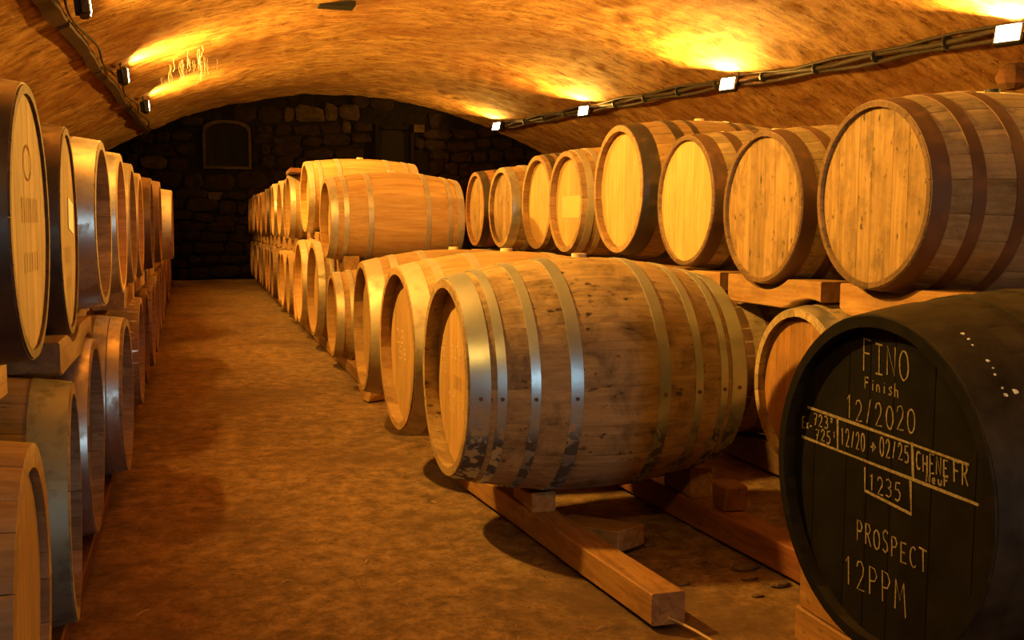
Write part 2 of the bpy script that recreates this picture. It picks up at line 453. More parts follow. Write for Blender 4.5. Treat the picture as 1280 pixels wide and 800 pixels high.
def barrel(X, Y, Z, r, label, cat='barrel', side=1, yaw=0, L=.9, ratio=1.16, hoops=None, body='oak', head='oak_h', hoop='steel', detail=False, heads=False,
           recess=.035, group=None, nst=26, nb=6, head_tilt=0, rivets=False, name='wine_barrel', bung='cork', rear='oak_h', hoop_mats=None, fine=False, ends=None, th=.026):
    rb = r*ratio
    root = bpy.data.objects.new(name, None); col.objects.link(root); root.empty_display_size = .1
    root.location = (X, Y, Z-rb); root.rotation_euler = (0, 0, R(yaw)+(0 if side > 0 else PI))
    tag(root, label, cat, group)
    off = (0, 0, rb)
    hs = mirror(hoops or H6, L) if (hoops is None or len(hoops) < 5) else hoops
    if detail:
        acc = splits(nst, .28); ph = random.uniform(0, 1)
        for i in range(nst):
            me = mesh('stave', *stave_geo(2*PI*(acc[i]+ph), 2*PI*(acc[i+1]+ph), L, r, rb, dr=random.uniform(-.0006, .0006)*(0.3 if fine else 1), gr=.0005 if fine else .0016, gp=.00012 if fine else .0008, th=th), M[body], True, 30)
            if ends: set_ends(me, M[ends])
            link('stave', me, root, off)
    else:
        key = ('body', round(r, 2), round(ratio, 2), L, body)
        if key not in cache: cache[key] = mesh('body', *shell_geo(L, r, rb), M[body], True, 40)
        link('body', cache[key], root, off)
    rin = r-th+.002+(rb-r)*(.12 if recess > .02 else .04)
    if detail or heads:
        acc = splits(nb, .3)
        for i in range(nb):
            y0, y1 = rin*(2*acc[i]-1), rin*(2*acc[i+1]-1)
            y0 = max(y0, -rin*.992); y1 = min(y1, rin*.992)
            me = mesh('head_board', *board_geo(y0, y1, rin, recess), M[head])
            link('head_board', me, root, off, (head_tilt, 0, 0))
    else:
        key = ('head', round(r, 2), round(ratio, 2), recess, head)
        if key not in cache: cache[key] = mesh('head', *disc_geo(rin, recess), M[head])
        link('head', cache[key], root, off)
    key = ('rear', round(r, 3), round(ratio, 2), L, rear)
    if key not in cache: cache[key] = mesh('rear_head', *disc_geo(rin, L-.06), M[rear])
    link('rear_head', cache[key], root, off)
    for i, (x0, x1) in enumerate(hs):
        hm = hoop_mats[i] if hoop_mats else hoop
        key = ('hoop', round(r, 2) if not detail else round(r, 4), round(ratio, 2), L, x0, x1, hm)
        if key not in cache: cache[key] = mesh('hoop', *hoop_geo(x0, x1, L, r if detail else round(r, 2), (r if detail else round(r, 2))*ratio), M[hm], True, 35)
        ho = link('hoop', cache[key], root, off, (random.uniform(0, 0), 0, 0))
        if rivets:
            a = rivets if isinstance(rivets, float) else -1.62
            xm = (x0+x1)/2; rr = prof_r(xm, L, r, rb)+.003
            V, F = disc_geo(.006, 0, .003, 10)
            # rivet turned to face outwards
            nrm = Vector((0, math.sin(a), math.cos(a))); q = Vector((1, 0, 0)).rotation_difference(nrm)
            link('rivet', mesh('rivet', V, F, M['rust'], False), ho, (xm, rr*math.sin(a), rr*math.cos(a)), q.to_euler())
    if bung:
        V, F = tube([(0, 0, -.01), (0, 0, .007), (0, 0, .011)], .025, 12)
        bo = link('bung', mesh('bung', V, F, M[bung], True, 40), root, (L/2, 0, 2*rb))
    REG.append((X, Y, Z, r, rb, L, side))
    B = Bar(); B.o = root; B.off = off; B.r = r; B.rb = rb; B.L = L; B.recess = recess; B.side = side
    return B

# --- chalk handwriting: stroke letters on a unit box
def arc(cx, cy, rx, ry, a0, a1, n=9): return [(cx+rx*math.cos(R(a0+(a1-a0)*i/n)), cy+ry*math.sin(R(a0+(a1-a0)*i/n))) for i in range(n+1)]
G = {
 'F': [[(.1, 0), (.1, 1), (.85, .97)], [(.1, .55), (.7, .55)]],
 'I': [[(.5, 0), (.5, 1)], [(.15, 1), (.85, 1)], [(.15, 0), (.85, 0)]],
 'N': [[(.1, 0), (.12, 1), (.85, 0), (.9, 1)]],
 'O': [arc(.5, .5, .42, .5, 90, 450, 14)],
 'i': [[(.5, 0), (.5, .55)], [(.5, .75), (.5, .82)]],
 'n': [[(.15, 0), (.15, .55)], [(.15, .4), (.35, .56), (.65, .52), (.75, .3), (.78, 0)]],
 's': [[(.8, .52), (.5, .58), (.2, .45), (.5, .3), (.8, .15), (.5, 0), (.15, .05)]],
 'h': [[(.15, 0), (.15, 1)], [(.15, .4), (.4, .56), (.7, .48), (.78, 0)]],
 '1': [[(.25, .8), (.5, 1), (.5, 0)]],
 '2': [[(.12, .75), (.25, .95), (.55, 1), (.8, .82), (.75, .55), (.15, .02), (.9, .04)]],
 '0': [arc(.5, .5, .4, .5, 90, 450, 14)],
 '3': [[(.15, .92), (.5, 1), (.8, .85), (.75, .6), (.4, .52), (.8, .42), (.85, .15), (.5, 0), (.12, .08)]],
 '5': [[(.85, 1), (.25, .97), (.2, .58), (.55, .62), (.85, .4), (.75, .1), (.45, 0), (.12, .08)]],
 '6': [[(.75, 1), (.35, .75), (.15, .3), (.4, 0), (.75, .1), (.8, .38), (.5, .5), (.2, .35)]],
 '7': [[(.12, .97), (.88, 1), (.42, 0)], [(.3, .5), (.75, .52)]],
 '8': [arc(.5, .75, .28, .24, -90, 270, 10), arc(.5, .26, .36, .26, 90, 450, 10)],
 '/': [[(.25, 0), (.7, 1.05)]],
 'E': [[(.85, 1), (.15, 1), (.12, 0), (.88, .02)], [(.15, .52), (.65, .52)]],
 'x': [[(.15, 0), (.8, .55)], [(.15, .55), (.8, 0)]],
 '-': [[(.15, .3), (.8, .3)]],
 '>': [[(0, .5), (.6, .5)], [(.45, 1), (1, .5), (.45, 0), (.45, 1)]],
 'C': [arc(.55, .5, .42, .5, 50, 310, 10)],
 'H': [[(.12, 0), (.12, 1)], [(.85, 0), (.85, 1)], [(.12, .5), (.85, .5)]],
 'R': [[(.12, 0), (.12, 1), (.6, .98), (.8, .78), (.6, .55), (.12, .5)], [(.4, .5), (.9, 0)]],
 'P': [[(.15, 0), (.15, 1), (.65, .97), (.85, .75), (.65, .52), (.15, .47)]],
 'S': [[(.85, .88), (.55, 1), (.18, .82), (.3, .58), (.75, .42), (.82, .15), (.5, 0), (.12, .1)]],
 'T': [[(.5, 0), (.5, 1)], [(0, 1), (1, .97)]],
 'M': [[(.05, 0), (.15, 1), (.5, .35), (.85, 1), (1.0, -.15)]],
 'e': [[(.15, .28), (.8, .3), (.65, .55), (.3, .5), (.12, .25), (.35, 0), (.8, .06)]],
 'u': [[(.15, .55), (.2, .1), (.5, 0), (.75, .15), (.78, .55), (.8, 0)]],
 ' ': [],
}
def word_lines(word, quad):
    # quad = top-left, top-right, bottom-left, bottom-right in face coordinates
    tl, tr, bl, br = [Vector(q) for q in quad]; n = len(word); out = []
    for i, ch in enumerate(word):
        jx, jv, jh = random.uniform(-.03, .03), random.uniform(-.05, .05), random.uniform(.92, 1.08)
        for pl in G[ch]:
            o = []
            for u, v in pl:
                uu = (i+.08+jx+u*.8+random.uniform(-.015, .015))/n; o.append(bl.lerp(br, uu).lerp(tl.lerp(tr, uu), v*jh+jv+random.uniform(-.015, .015)))
            out.append(o)
    return out
def ribbon(lines, wdt, to3, lift=.0006):
    V = []; F = []
    for pl in lines:
        pts = [Vector(p) for p in pl]; b = len(V); n = len(pts)
        for i, p in enumerate(pts):
            d = pts[min(i+1, n-1)]-pts[max(i-1, 0)]
            if d.length < 1e-6: d = Vector((1, 0))
            d.normalize(); nn = Vector((-d[1], d[0]))*wdt*.5*random.uniform(.7, 1.25)
            V.append(to3(p+nn)); V.append(to3(p-nn))
        for i in range(n-1):
            F.append((b+2*i, b+2*i+1, b+2*i+3, b+2*i+2))
    return V, F
def chalk_head(B, items, wdt=.004, mat='chalk', name='chalk_writing', label=None):
    lines = []
    for wd, q in items:
        if wd == 'line': lines.append(q)
        else: lines += word_lines(wd, q)
    V, F = ribbon(lines, wdt, lambda p: (B.recess-.0012, p[0], p[1]))
    o = link(name, mesh(name, V, F, M[mat]), B.o, B.off)
    o['kind'] = 'stuff'
    if label: o['label'] = label
    return o
def chalk_hoop(B, word, a0, a1, x0, x1, wdt=.004, mat='chalk'):
    # reads along the angle, letter tops towards the barrel's middle
    lines = word_lines(word, [(a0, x1), (a1, x1), (a0, x0), (a1, x0)])
    V = []; F = []
    lines = [[(p[0]*B.r, p[1]) for p in l] for l in lines]
    def to3(p):
        a = p[0]/B.r; rr = prof_r(p[1], B.L, B.r, B.rb)+.0042
        return (p[1], rr*math.sin(a), rr*math.cos(a))
    V, F = ribbon(lines, wdt, to3)
    return link('chalk_writing', mesh('chalk_writing', V, F, M[mat]), B.o, B.off)

# --- front row, lower tier, beside the aisle
HB1 = [(.006, .064), (.082, .109), (.178, .206), (.295, .333), (.577, .615), (.704, .732), (.801, .828), (.846, .904)]
b1 = barrel(.73, 3.177, .518, .311, 'large worn oak barrel with eight flaking galvanised hoops and 2017 chalked on its head', yaw=.3, L=.91, ratio=1.225, hoops=HB1,
            body='oak_worn', head='oak_h', hoop='steel_flake', detail=True, recess=.05, fine=True, nst=24, nb=7, rivets=-1.63, bung='cork', group=None)
chalk_head(b1, [('2017', [(.148, -.07), (-.082, -.069), (.148, -.131), (-.09, -.125)]), ('358M', [(.108, .098), (-.096, .087), (.108, .053), (-.096, .048)]),
                ('723', [(.245, .115), (.16, .115), (.245, .085), (.16, .085)]), ('50', [(.245, .07), (.18, .07), (.245, .04), (.18, .04)]), ('725', [(.245, .025), (.16, .025), (.245, -.008), (.16, -.008)])], .0035, 'chalk_dim')
chalk_head(b1, [('line', [(.06-.014*k, -.0), (.058-.014*k, -.045)]) for k in range(8)], .0022, 'ink', 'burnt_stamp')
b2 = barrel(.721, 3.972, .518, .316, 'tan oak barrel with pale wide rim hoop, right behind the 2017 barrel', yaw=1.9, L=.91, ratio=1.2,
            body='oak_tan', head='oak_h', hoop='steel_gold', detail=True, recess=.045, fine=True, nst=24, nb=6, hoops=[(.005, .075), (.11, .145), (.26, .295)])
chalk_head(b2, [('23', [(.2, .06), (.03, .06), (.2, .005), (.03, .01)]), ('58', [(.15, -.005), (-.01, -.005), (.15, -.055), (-.01, -.05)])], .004, 'chalk_dim')
b3 = barrel(.73, 4.943, .513, .308, 'tan oak barrel with pale wide rim hoop, last before the taller stacks', yaw=-1.2, L=.91, ratio=1.2,
            body='oak_tan', head='oak_h', hoop='steel_gold', detail=True, recess=.045, fine=True, nst=24, nb=6, hoops=[(.005, .08), (.12, .155), (.26, .295)])

# --- back row, upper tier (heads towards the aisle)
HR = [(.004, .062), (.13, .172), (.27, .315)]
rt_specs = [
 # X, Y, Z, r, yaw, body, head, hoop, recess, ratio, label
 (2.028, 2.825, 1.101, .293, -.7, 'oak_grey', 'head_worn', 'rust', .016, 1.15, 'greyed oak barrel with brown rusted hoops above the black chalked barrel'),
 (2.035, 3.504, 1.073, .284, .3, 'oak_grey', 'head_worn', 'rust', .016, 1.13, 'barrel with mould-streaked speckled head next to the greyed upper barrel'),
 (2.034, 4.149, 1.112, .281, -.6, 'oak_grey', 'head_bright', 'rust', .016, 1.12, 'barrel with clean knotted yellow head and thin rim, beside the speckled one'),
 (2.01, 4.86, 1.183, .317, .2, 'oak_tan', 'head_bright', 'dark_steel', .035, 1.12, 'tallest upper tier barrel with broad dark hoops and thick wooden rim'),
 (1.995, 5.60, 1.135, .286, .1, 'oak_tan', 'head_bright', 'steel_gold', .04, 1.14, 'barrel with a pale card stuck on its recessed head, on the upper tier'),
 (2.064, 6.34, 1.147, .297, .4, 'oak_tan', 'head_bright', 'dark_steel', .04, 1.12, 'barrel with plain yellow head and thick reddish rim, next to the one with a card'),
 (2.035, 7.071, 1.124, .277, 1.6, 'oak_tan', 'head_worn', 'steel', .03, 1.14, 'barrel with half shaded head and grey steel rim hoop on the upper tier'),
 (2.032, 7.773, 1.124, .282, -.1, 'oak_red', 'head_worn', 'dark_steel', .03, 1.14, 'small-looking dark rimmed barrel behind the end of the new oak barrel'),
]
rts = []
for i, (X, Y, Z, r, yw, bo, he, ho, rec, ra, lab) in enumerate(rt_specs):
    hm = None
    hs = HR
    if i == 3: hs = [(.004, .09), (.2, .25), (.31, .34)]
    if i in (4, 5): hs = [(.03, .07), (.1, .13), (.27, .3)]
    rts.append(barrel(X, Y, Z, r, lab, yaw=yw, L=.9, ratio=ra, body=bo, head=he, hoop=ho, detail=i < 7, heads=True, recess=rec, ends='rim_dark' if i < 3 else None, th=.017 if i < 3 else .028, nst=22, nb=6 if i < 4 else 5, hoops=hs,
                      bung='bung_black' if i == 0 else 'cork', group='upper tier barrels with heads to the aisle'))
B = rts[4]
V, F = box_geo(.0015, .35, .125, .0005); link('card', mesh('card', V, F, M['card']), B.o, (B.recess-.0014, -.03, B.off[2]-.09))
B.o.children[-1]['label'] = 'pale card on the barrel head'
# --- back row, lower tier, mostly hidden under the upper tier
rb_specs = [(2.05, 2.47, .42, .272), (2.012, 3.189, .429, .281)]+[(2.05, 3.189+.74*k, .43, .283) for k in range(1, 7)]
for i, (X, Y, Z, r) in enumerate(rb_specs):
    lab = 'lower barrel with pale rim hoop between the black barrel and the 2017 barrel' if i == 1 else 'lower tier barrel hidden under the upper tier with rusted hoops'
    B = barrel(X, Y, Z, r, lab, L=.9, ratio=1.16, body='oak_grey', head='head_shaded', hoop='rust', detail=i == 1, recess=.03, nst=22, hoops=HR, group='lower tier barrels under the rusted-hoop row', bung=None,
               hoop_mats=['steel', 'rust', 'rust', 'rust', 'rust', 'steel'] if i == 1 else None)

# --- the black barrel with chalk writing
HK = [(.004, .12), (.2, .235), (.31, .345)]
bk = barrel(1.24, 1.69, .5, .33, 'black painted barrel with chalk writing FINO on its black head', yaw=.4, L=.95, ratio=1.15, body='black', head='black_head', hoop='black', detail=True, recess=.03, ends='black_head', th=.022,
            nst=26, nb=7, fine=True, hoops=HK, bung=None, rear='black_head')
BK = [
('FINO', [(0.082, 0.277), (-0.068, 0.268), (0.079, 0.214), (-0.071, 0.212)]), ('Finish', [(0.07, 0.203), (-0.04, 0.203), (0.069, 0.18), (-0.041, 0.176)]),
('12/2020', [(0.132, 0.156), (-0.092, 0.16), (0.129, 0.109), (-0.094, 0.115)]), ('Ex-', [(0.285, 0.081), (0.244, 0.086), (0.284, 0.058), (0.242, 0.06)]),
('723', [(0.244, 0.097), (0.185, 0.099), (0.243, 0.073), (0.183, 0.073)]), ('2', [(0.181, 0.098), (0.17, 0.098), (0.18, 0.089), (0.17, 0.089)]),
('725', [(0.235, 0.064), (0.173, 0.069), (0.234, 0.041), (0.172, 0.043)]), ('1', [(0.169, 0.071), (0.16, 0.071), (0.168, 0.059), (0.16, 0.059)]),
('12/20', [(0.144, 0.084), (0.058, 0.087), (0.142, 0.048), (0.056, 0.052)]), ('>', [(0.043, 0.074), (0.024, 0.075), (0.042, 0.057), (0.023, 0.058)]),
('02/25', [(0.016, 0.087), (-0.075, 0.094), (0.014, 0.053), (-0.078, 0.059)]), ('CHENE', [(-0.091, 0.086), (-0.183, 0.085), (-0.093, 0.052), (-0.185, 0.054)]),
('FR', [(-0.19, 0.09), (-0.232, 0.09), (-0.193, 0.05), (-0.234, 0.053)]), ('NeuF', [(-0.121, 0.051), (-0.184, 0.057), (-0.122, 0.033), (-0.185, 0.038)]),
('1235', [(0.047, 0.012), (-0.059, 0.012), (0.045, -0.024), (-0.061, -0.021)]), ('PROSPECT', [(0.08, -0.092), (-0.137, -0.095), (0.078, -0.133), (-0.14, -0.136)]),
('12PPM', [(0.119, -0.175), (-0.084, -0.174), (0.116, -0.234), (-0.088, -0.231)]),
]
for it in BK: chalk_head(bk, [it], .0034, 'chalk', 'chalk_writing', 'chalk handwriting')
chalk_head(bk, [('line', [(0.265, 0.107), (.1, .102), (-.07, .096), (-0.231, 0.09)]), ('line', [(0.283, 0.038), (.1, .034), (-.08, .03), (-0.258, 0.026)]), ('line', [(0.154, 0.102), (0.15, 0.037)]), ('line', [(-0.081, 0.099), (-0.088, 0.034)]),
                ('line', [(0.057, 0.02), (0.054, -0.027), (-0.087, -0.037), (-0.081, 0.026)])], .006, 'chalk', 'chalk_frame', 'chalk ruled lines and box')
# white drips on the shoulder of the black barrel
for (a, x, s) in ((-.46, .07, .006), (-.51, .07, .004), (-.56, .066, .0035), (-.68, .07, .005), (-.73, .07, .003), (-.77, .066, .004), (-.85, .065, .004), (-.89, .065, .006), (-.88, .085, .009)):
    rr = prof_r(x, bk.L, bk.r, bk.rb)+.002
    nrm = Vector((0, math.sin(a), math.cos(a))); q = Vector((1, 0, 0)).rotation_difference(nrm)
    V, F = disc_geo(s*.55, 0, .002, 7); V = [(v[0], v[1]*random.uniform(.6, 1.2), v[2]*random.uniform(.7, 1.5)) for v in V]
    link('paint_drip', mesh('paint_drip', V, F, M['paint_white']), bk.o, (x, rr*math.sin(a), rr*math.cos(a)+bk.off[2]), q.to_euler())

# --- far stacks on the same side of the aisle, two tiers
LOOK = dict(rim_dark='dark brown', oak='pale oak', oak_tan='tan', oak_red='reddish', steel_gold='gold-toned', steel='grey steel', dark_steel='dark', rust='rusty')
GT = 'upper barrels of the long stack by the aisle'; GB = 'lower barrels of the long stack by the aisle'
HF = [(.004, .05), (.085, .115), (.235, .268)]
barrel(.7695, 6.463, .437, .2565, 'small barrel with bright steel hoops standing at the near foot of the long stack', L=.85, ratio=1.17, body='oak', hoop='steel_gold', heads=True, recess=.05, hoops=HF, group=GB)
barrel(.748, 7.395, .54, .325, 'large lower barrel with gold-toned hoops under the new oak barrel', yaw=1.1, L=.92, ratio=1.14, body='oak', hoop='steel_gold', heads=True, recess=.05, hoops=HF, group=GB)
barrel(.743, 8.425, .54, .327, 'large lower barrel with gold-toned hoops, second in from the new oak barrel', yaw=.5, L=.92, ratio=1.09, body='oak', hoop='steel_gold', heads=True, recess=.05, hoops=HF, group=GB)
barrel(.773, 6.79, 1.041, .253, 'clean new oak barrel with steel hoops, sidelong on the end of the long stack', yaw=1.6, L=.875, ratio=1.2, body='oak', hoop='steel_gold', detail=True, recess=.05, hoops=HF, nst=24, fine=True, group=GT)
barrel(.807, 8.503, 1.219, .278, 'clean new oak barrel raised above its neighbours on the long stack', yaw=1.7, L=.9, ratio=1.13, body='oak', hoop='steel_gold', detail=True, recess=.05, hoops=HF, nst=24, fine=True, group=GT)
barrel(.98, 9.2, 1.13, .285, 'set-back upper barrel hidden behind the raised oak barrel', L=.9, body='oak', hoop='steel_gold', recess=.05, hoops=HF, group=GT)
y = 9.943; k = 0
while y < 18.7:
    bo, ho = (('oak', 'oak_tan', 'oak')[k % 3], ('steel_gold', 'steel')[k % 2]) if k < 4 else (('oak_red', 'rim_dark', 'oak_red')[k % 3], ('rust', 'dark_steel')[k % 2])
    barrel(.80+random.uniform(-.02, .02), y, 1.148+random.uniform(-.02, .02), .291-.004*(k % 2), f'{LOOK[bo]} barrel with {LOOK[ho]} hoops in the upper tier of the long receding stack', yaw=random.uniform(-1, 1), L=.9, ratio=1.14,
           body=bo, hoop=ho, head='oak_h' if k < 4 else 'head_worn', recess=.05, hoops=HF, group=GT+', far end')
    y += .735+random.uniform(-.02, .03); k += 1
y = 9.3; k = 0
while y < 18.7:
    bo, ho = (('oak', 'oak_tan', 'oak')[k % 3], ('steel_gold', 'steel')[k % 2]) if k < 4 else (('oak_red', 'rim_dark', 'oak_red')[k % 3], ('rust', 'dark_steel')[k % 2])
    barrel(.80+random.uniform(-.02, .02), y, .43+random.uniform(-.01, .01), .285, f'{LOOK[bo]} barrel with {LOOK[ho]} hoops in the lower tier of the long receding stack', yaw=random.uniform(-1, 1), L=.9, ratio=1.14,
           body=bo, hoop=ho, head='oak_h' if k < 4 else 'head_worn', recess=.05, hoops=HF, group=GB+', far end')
    y += .735+random.uniform(-.02, .03); k += 1

# --- stacks across the aisle under the other lamp row, heads facing the aisle
GLT = 'upper barrels across the aisle'; GLB = 'lower barrels across the aisle'
HL = [(.004, .085), (.16, .2), (.28, .31)]
lt1 = barrel(-.327, 2.30, 1.0, .2755, 'barrel with blackened hoop and round-stamped head, upper tier across the aisle', side=-1, yaw=.7, L=.9, ratio=1.13, body='rim_dark', head='head_stamped', hoop='dark_steel', detail=True, recess=.007, th=.018, nst=22, nb=6, hoops=[(.004, .11), (.2, .24), (.3, .34)], group=GLT)
lt2 = barrel(-.335, 3.0, .977, .2736, 'barrel with dark hoop chalked 6 PPM and a paper tag on its head', side=-1, yaw=1.9, L=.9, ratio=1.13, body='rim_dark', head='head_stamped', hoop='dark_steel', detail=True, recess=.007, th=.018, nst=22, nb=6, hoops=[(.004, .115), (.2, .24), (.3, .34)], group=GLT)
chalk_hoop(lt2, '6PPM', .72, .22, .035, .085, .0045)
chalk_hoop(lt1, '6PPM', .75, .35, .05, .1, .0045)
for B, items in ((lt1, [('line', [(-.12+.03*k, .05), (-.12+.03*k, .0)]) for k in range(8)]+[('line', [(-.1+.035*k, -.06), (-.1+.035*k, -.1)]) for k in range(6)]+[('line', arc(0, .12, .05, .035, 0, 360, 12))]),
                 (lt2, [('line', [(-.08+.03*k, -.04), (-.08+.03*k, -.085)]) for k in range(7)]+[('line', [(-.07+.035*k, -.12), (-.07+.035*k, -.15)]) for k in range(5)])):
    chalk_head(B, items, .005, 'ink', 'burnt_stamp')
V, F = box_geo(.0015, .15, .085, .0005); o = link('paper_tag', mesh('paper_tag', V, F, M['paper']), lt2.o, (lt2.recess-.0016, -.10, lt2.off[2]+.0), (.12, 0, 0)); o['label'] = 'white paper tag'
barrel(-.314, 3.78, .998, .276, 'barrel with broad shiny steel rim hoop, upper tier next to the 6 PPM barrel', side=-1, yaw=-.5, L=.9, ratio=1.13, body='oak_grey', head='oak_h', hoop='steel', detail=True, recess=.05, nst=22, hoops=HL, group=GLT)
lts = [(-.308, 4.55, 1.0, .28, 'oak', 'steel'), (-.31, 5.32, 1.0, .28, 'oak_tan', 'steel_gold'), (-.315, 6.1, .99, .275, 'oak', 'steel_gold'), (-.292, 6.95, 1.0, .28, 'rim_dark', 'rust'), (-.27, 7.75, 1.01, .28, 'oak_red', 'rust'), (-.222, 9.1, .99, .28, 'oak_tan', 'steel_gold'), (-.27, 9.9, .99, .28, 'oak', 'steel_gold'), (-.3, 10.7, .99, .28, 'oak', 'steel_gold')]
for i, (X, Y, Z, r, bo, ho) in enumerate(lts):
    barrel(X, Y, Z, r, ['pale oak barrel with gleaming hoop, upper tier, just past the broad steel hoop barrel', 'pale barrel with wide matt hoop in the upper tier across the aisle'][i] if i < 2 else f'{LOOK[bo]} barrel with {LOOK[ho]} hoops far along the upper tier across the aisle', side=-1, L=.9, ratio=1.13, body=bo, head='oak_h', hoop=ho, heads=i < 2, recess=.04, hoops=HL, group=GLT if i < 2 else GLT+', far part')
barrel(-.285, 1.88, .352, .272, 'barrel with thick wooden rim and deep pale head, lower tier across the aisle', side=-1, yaw=2, L=.9, ratio=1.13, body='oak_tan', head='oak_h', hoop='rust', detail=True, recess=.016, th=.042, nst=22, hoops=[(.07, .1), (.16, .19), (.28, .31)], group=GLB)
barrel(-.294, 2.583, .350, .2755, 'barrel with broad grey-green rim hoop in the lower tier across the aisle', side=-1, yaw=3.7, L=.9, ratio=1.13, body='oak_grey', head='head_worn', hoop='steel_greygreen', detail=True, recess=.04, nst=22, hoops=HL, group=GLB)
barrel(-.311, 3.30, .363, .287, 'barrel with dark grey steel hoop, lower tier, under the long wooden block', side=-1, yaw=.9, L=.9, ratio=1.11, body='oak_grey', head='head_worn', hoop='steel', detail=True, recess=.04, nst=22, hoops=HL, group=GLB)
barrel(-.274, 4.095, .360, .284, 'barrel with double bright banded steel hoop in the lower tier across the aisle', side=-1, yaw=-.5, L=.9, ratio=1.11, body='oak_grey', head='oak_h', hoop='steel', detail=True, recess=.045, nst=22, hoops=[(.01, .05), (.054, .1), (.28, .31)], group=GLB)
lbs = [(-.40, 4.87, .35, .274), (-.303, 5.62, .346, .274)]
y = 6.36
while y < 17.5:
    lbs.append((-.30-.014*(y-6)+random.uniform(-.015, .015), y, .345, .274)); y += .73+random.uniform(0, .04)
for i, (X, Y, Z, r) in enumerate(lbs):
    bo, ho = ('oak', 'oak_tan', 'oak_red')[i % 3], ('dark_steel', 'steel', 'rust')[i % 3]
    barrel(X, Y, Z, r, ('set-back lower barrel across the aisle, hidden behind the bright banded one', 'dark hooped barrel in the lower tier just past the bright banded one')[i] if i < 2 else f'{LOOK[bo]} barrel with {LOOK[ho]} hoops far along the lower tier across the aisle', side=-1, L=.9, ratio=1.12,
           body=bo, head='oak_h', hoop=ho, recess=.04, hoops=HL, group=GLB if i < 2 else GLB+', far part')

# ------------------------------------------------------------------ timber: rails, blocks, chocks
def cradle(name, x, y0, y1, w, z0, z1, mat, label, cat='wood block', x2=None, group=None, n=None, jit=.004, cap=None):
    # a timber lying along y, cut to sit snugly on the barrels below and under the barrels above
    x2 = x if x2 is None else x2
    n = n or max(6, int((y1-y0)/.035)); zm = (z0+z1)/2
    rows = []
    for i in range(n+1):
        y = y0+(y1-y0)*i/n; xc = x+(x2-x)*i/n; lo, hi = z0, z1
        for (X, Y, Z, r, rb, L, side) in REG:
            for q in (-w/2, w/2):
                t = (xc+q-X)*side
                if t < 0 or t > L: continue
                rr = prof_r(t, L, r, rb)+.005; dy = y-Y
                if abs(dy) >= rr: continue
                hgt = math.sqrt(rr*rr-dy*dy)
                if Z < zm: lo = max(lo, Z+hgt)
                else: hi = min(hi, Z-hgt)
        if hi-lo < .006: m_ = (hi+lo)/2; lo, hi = m_-.003, m_+.003
        rows.append((y, xc, lo, hi))
    ym = (y0+y1)/2; xm = (x+x2)/2; zb = min(r_[2] for r_ in rows)
    V = []; F = []; b = .004
    ph = random.uniform(0, 50)
    for (y, xc, lo, hi) in rows:
        wj = jit*noise.noise(Vector((y*2+ph, 0, 0)))
        hj = min(b, (hi-lo)*.3)
        for dx, zz in ((-w/2+b, lo), (w/2-b, lo), (w/2, lo+hj), (w/2, hi-hj), (w/2-b, hi), (-w/2+b, hi), (-w/2, hi-hj), (-w/2, lo+hj)):
            V.append((xc+dx+wj-xm, y-ym, zz-zb))
    for i in range(n):
        for k in range(8):
            l = (k+1) % 8; F.append((i*8+l, i*8+k, (i+1)*8+k, (i+1)*8+l))
    F.append(list(range(8))); F.append([n*8+k for k in range(7, -1, -1)])
    o = link(name, mesh(name, V, F, M[mat]), None, (xm, ym, zb))
    return tag(o, label, cat, group)
def rail(x, y0, y1, w, h, mat, label, z=0, x2=None, name='floor_beam'):
    return cradle(name, x, y0, y1, w, z, z+h, mat, label, 'beam', x2)
rail(1.107, 2.30, 3.80, .092, .083, 'beam', 'square orange timber beam lying on the floor under the front of the 2017 barrel', x2=.985)
rail(1.12, 3.86, 5.8, .092, .083, 'beam', 'timber beam under the fronts of the two tan barrels', x2=1.08)
rail(1.655, 2.12, 5.6, .09, .09, 'beam_red', 'dark reddish timber beam under the rear of the 2017 barrel', x2=1.45)
rail(1.0, 6.0, 18.9, .13, .085, 'beam', 'long low floor rail under the aisle end of the long stack')
rail(1.50, 6.0, 18.9, .1, .085, 'beam', 'long low floor rail under the rear of the long stack')
rail(-.37, 1.3, 17.6, .12, .055, 'beam_red', 'thin reddish floor rail along the foot of the row across the aisle', x2=-.50)
rail(-1.05, 1.3, 17.6, .1, .055, 'beam', 'thin floor rail under the rear of the row across the aisle', x2=-1.2)
rail(2.26, 2.2, 8.1, .1, .12, 'rim_dark', 'floor rail under the front of the row beneath the rusted-hoop barrels')  # both rails darkened, shadow behind the front row put into their colour
rail(2.78, 2.2, 8.1, .1, .12, 'rim_dark', 'floor rail under the rear of the row beneath the rusted-hoop barrels')
rail(1.42, 1.40, 2.13, .11, .085, 'beam', 'short timber rail under the front of the black chalked barrel')
rail(2.05, 1.40, 2.13, .11, .085, 'beam', 'short timber rail under the rear of the black chalked barrel')
def chock(x, y0, y1, w, z0, z1, label, group=None, mat='beam'):
    return cradle('wooden_chock', x, y0, y1, w, z0, z1, mat, label, 'wedge', group=group, n=6)
chock(1.42, 1.93, 2.12, .1, .086, .26, 'wooden chock wedged against the aisle-side flank of the black chalked barrel')
chock(1.42, 1.42, 1.5, .1, .086, .2, 'small wooden chock on the other flank of the black chalked barrel')
for x, nm in ((1.42, 'front'), (2.05, 'rear')): chock(x, 1.62, 1.76, .1, .086, .3, f'wooden pad between the {nm} rail and the black chalked barrel')
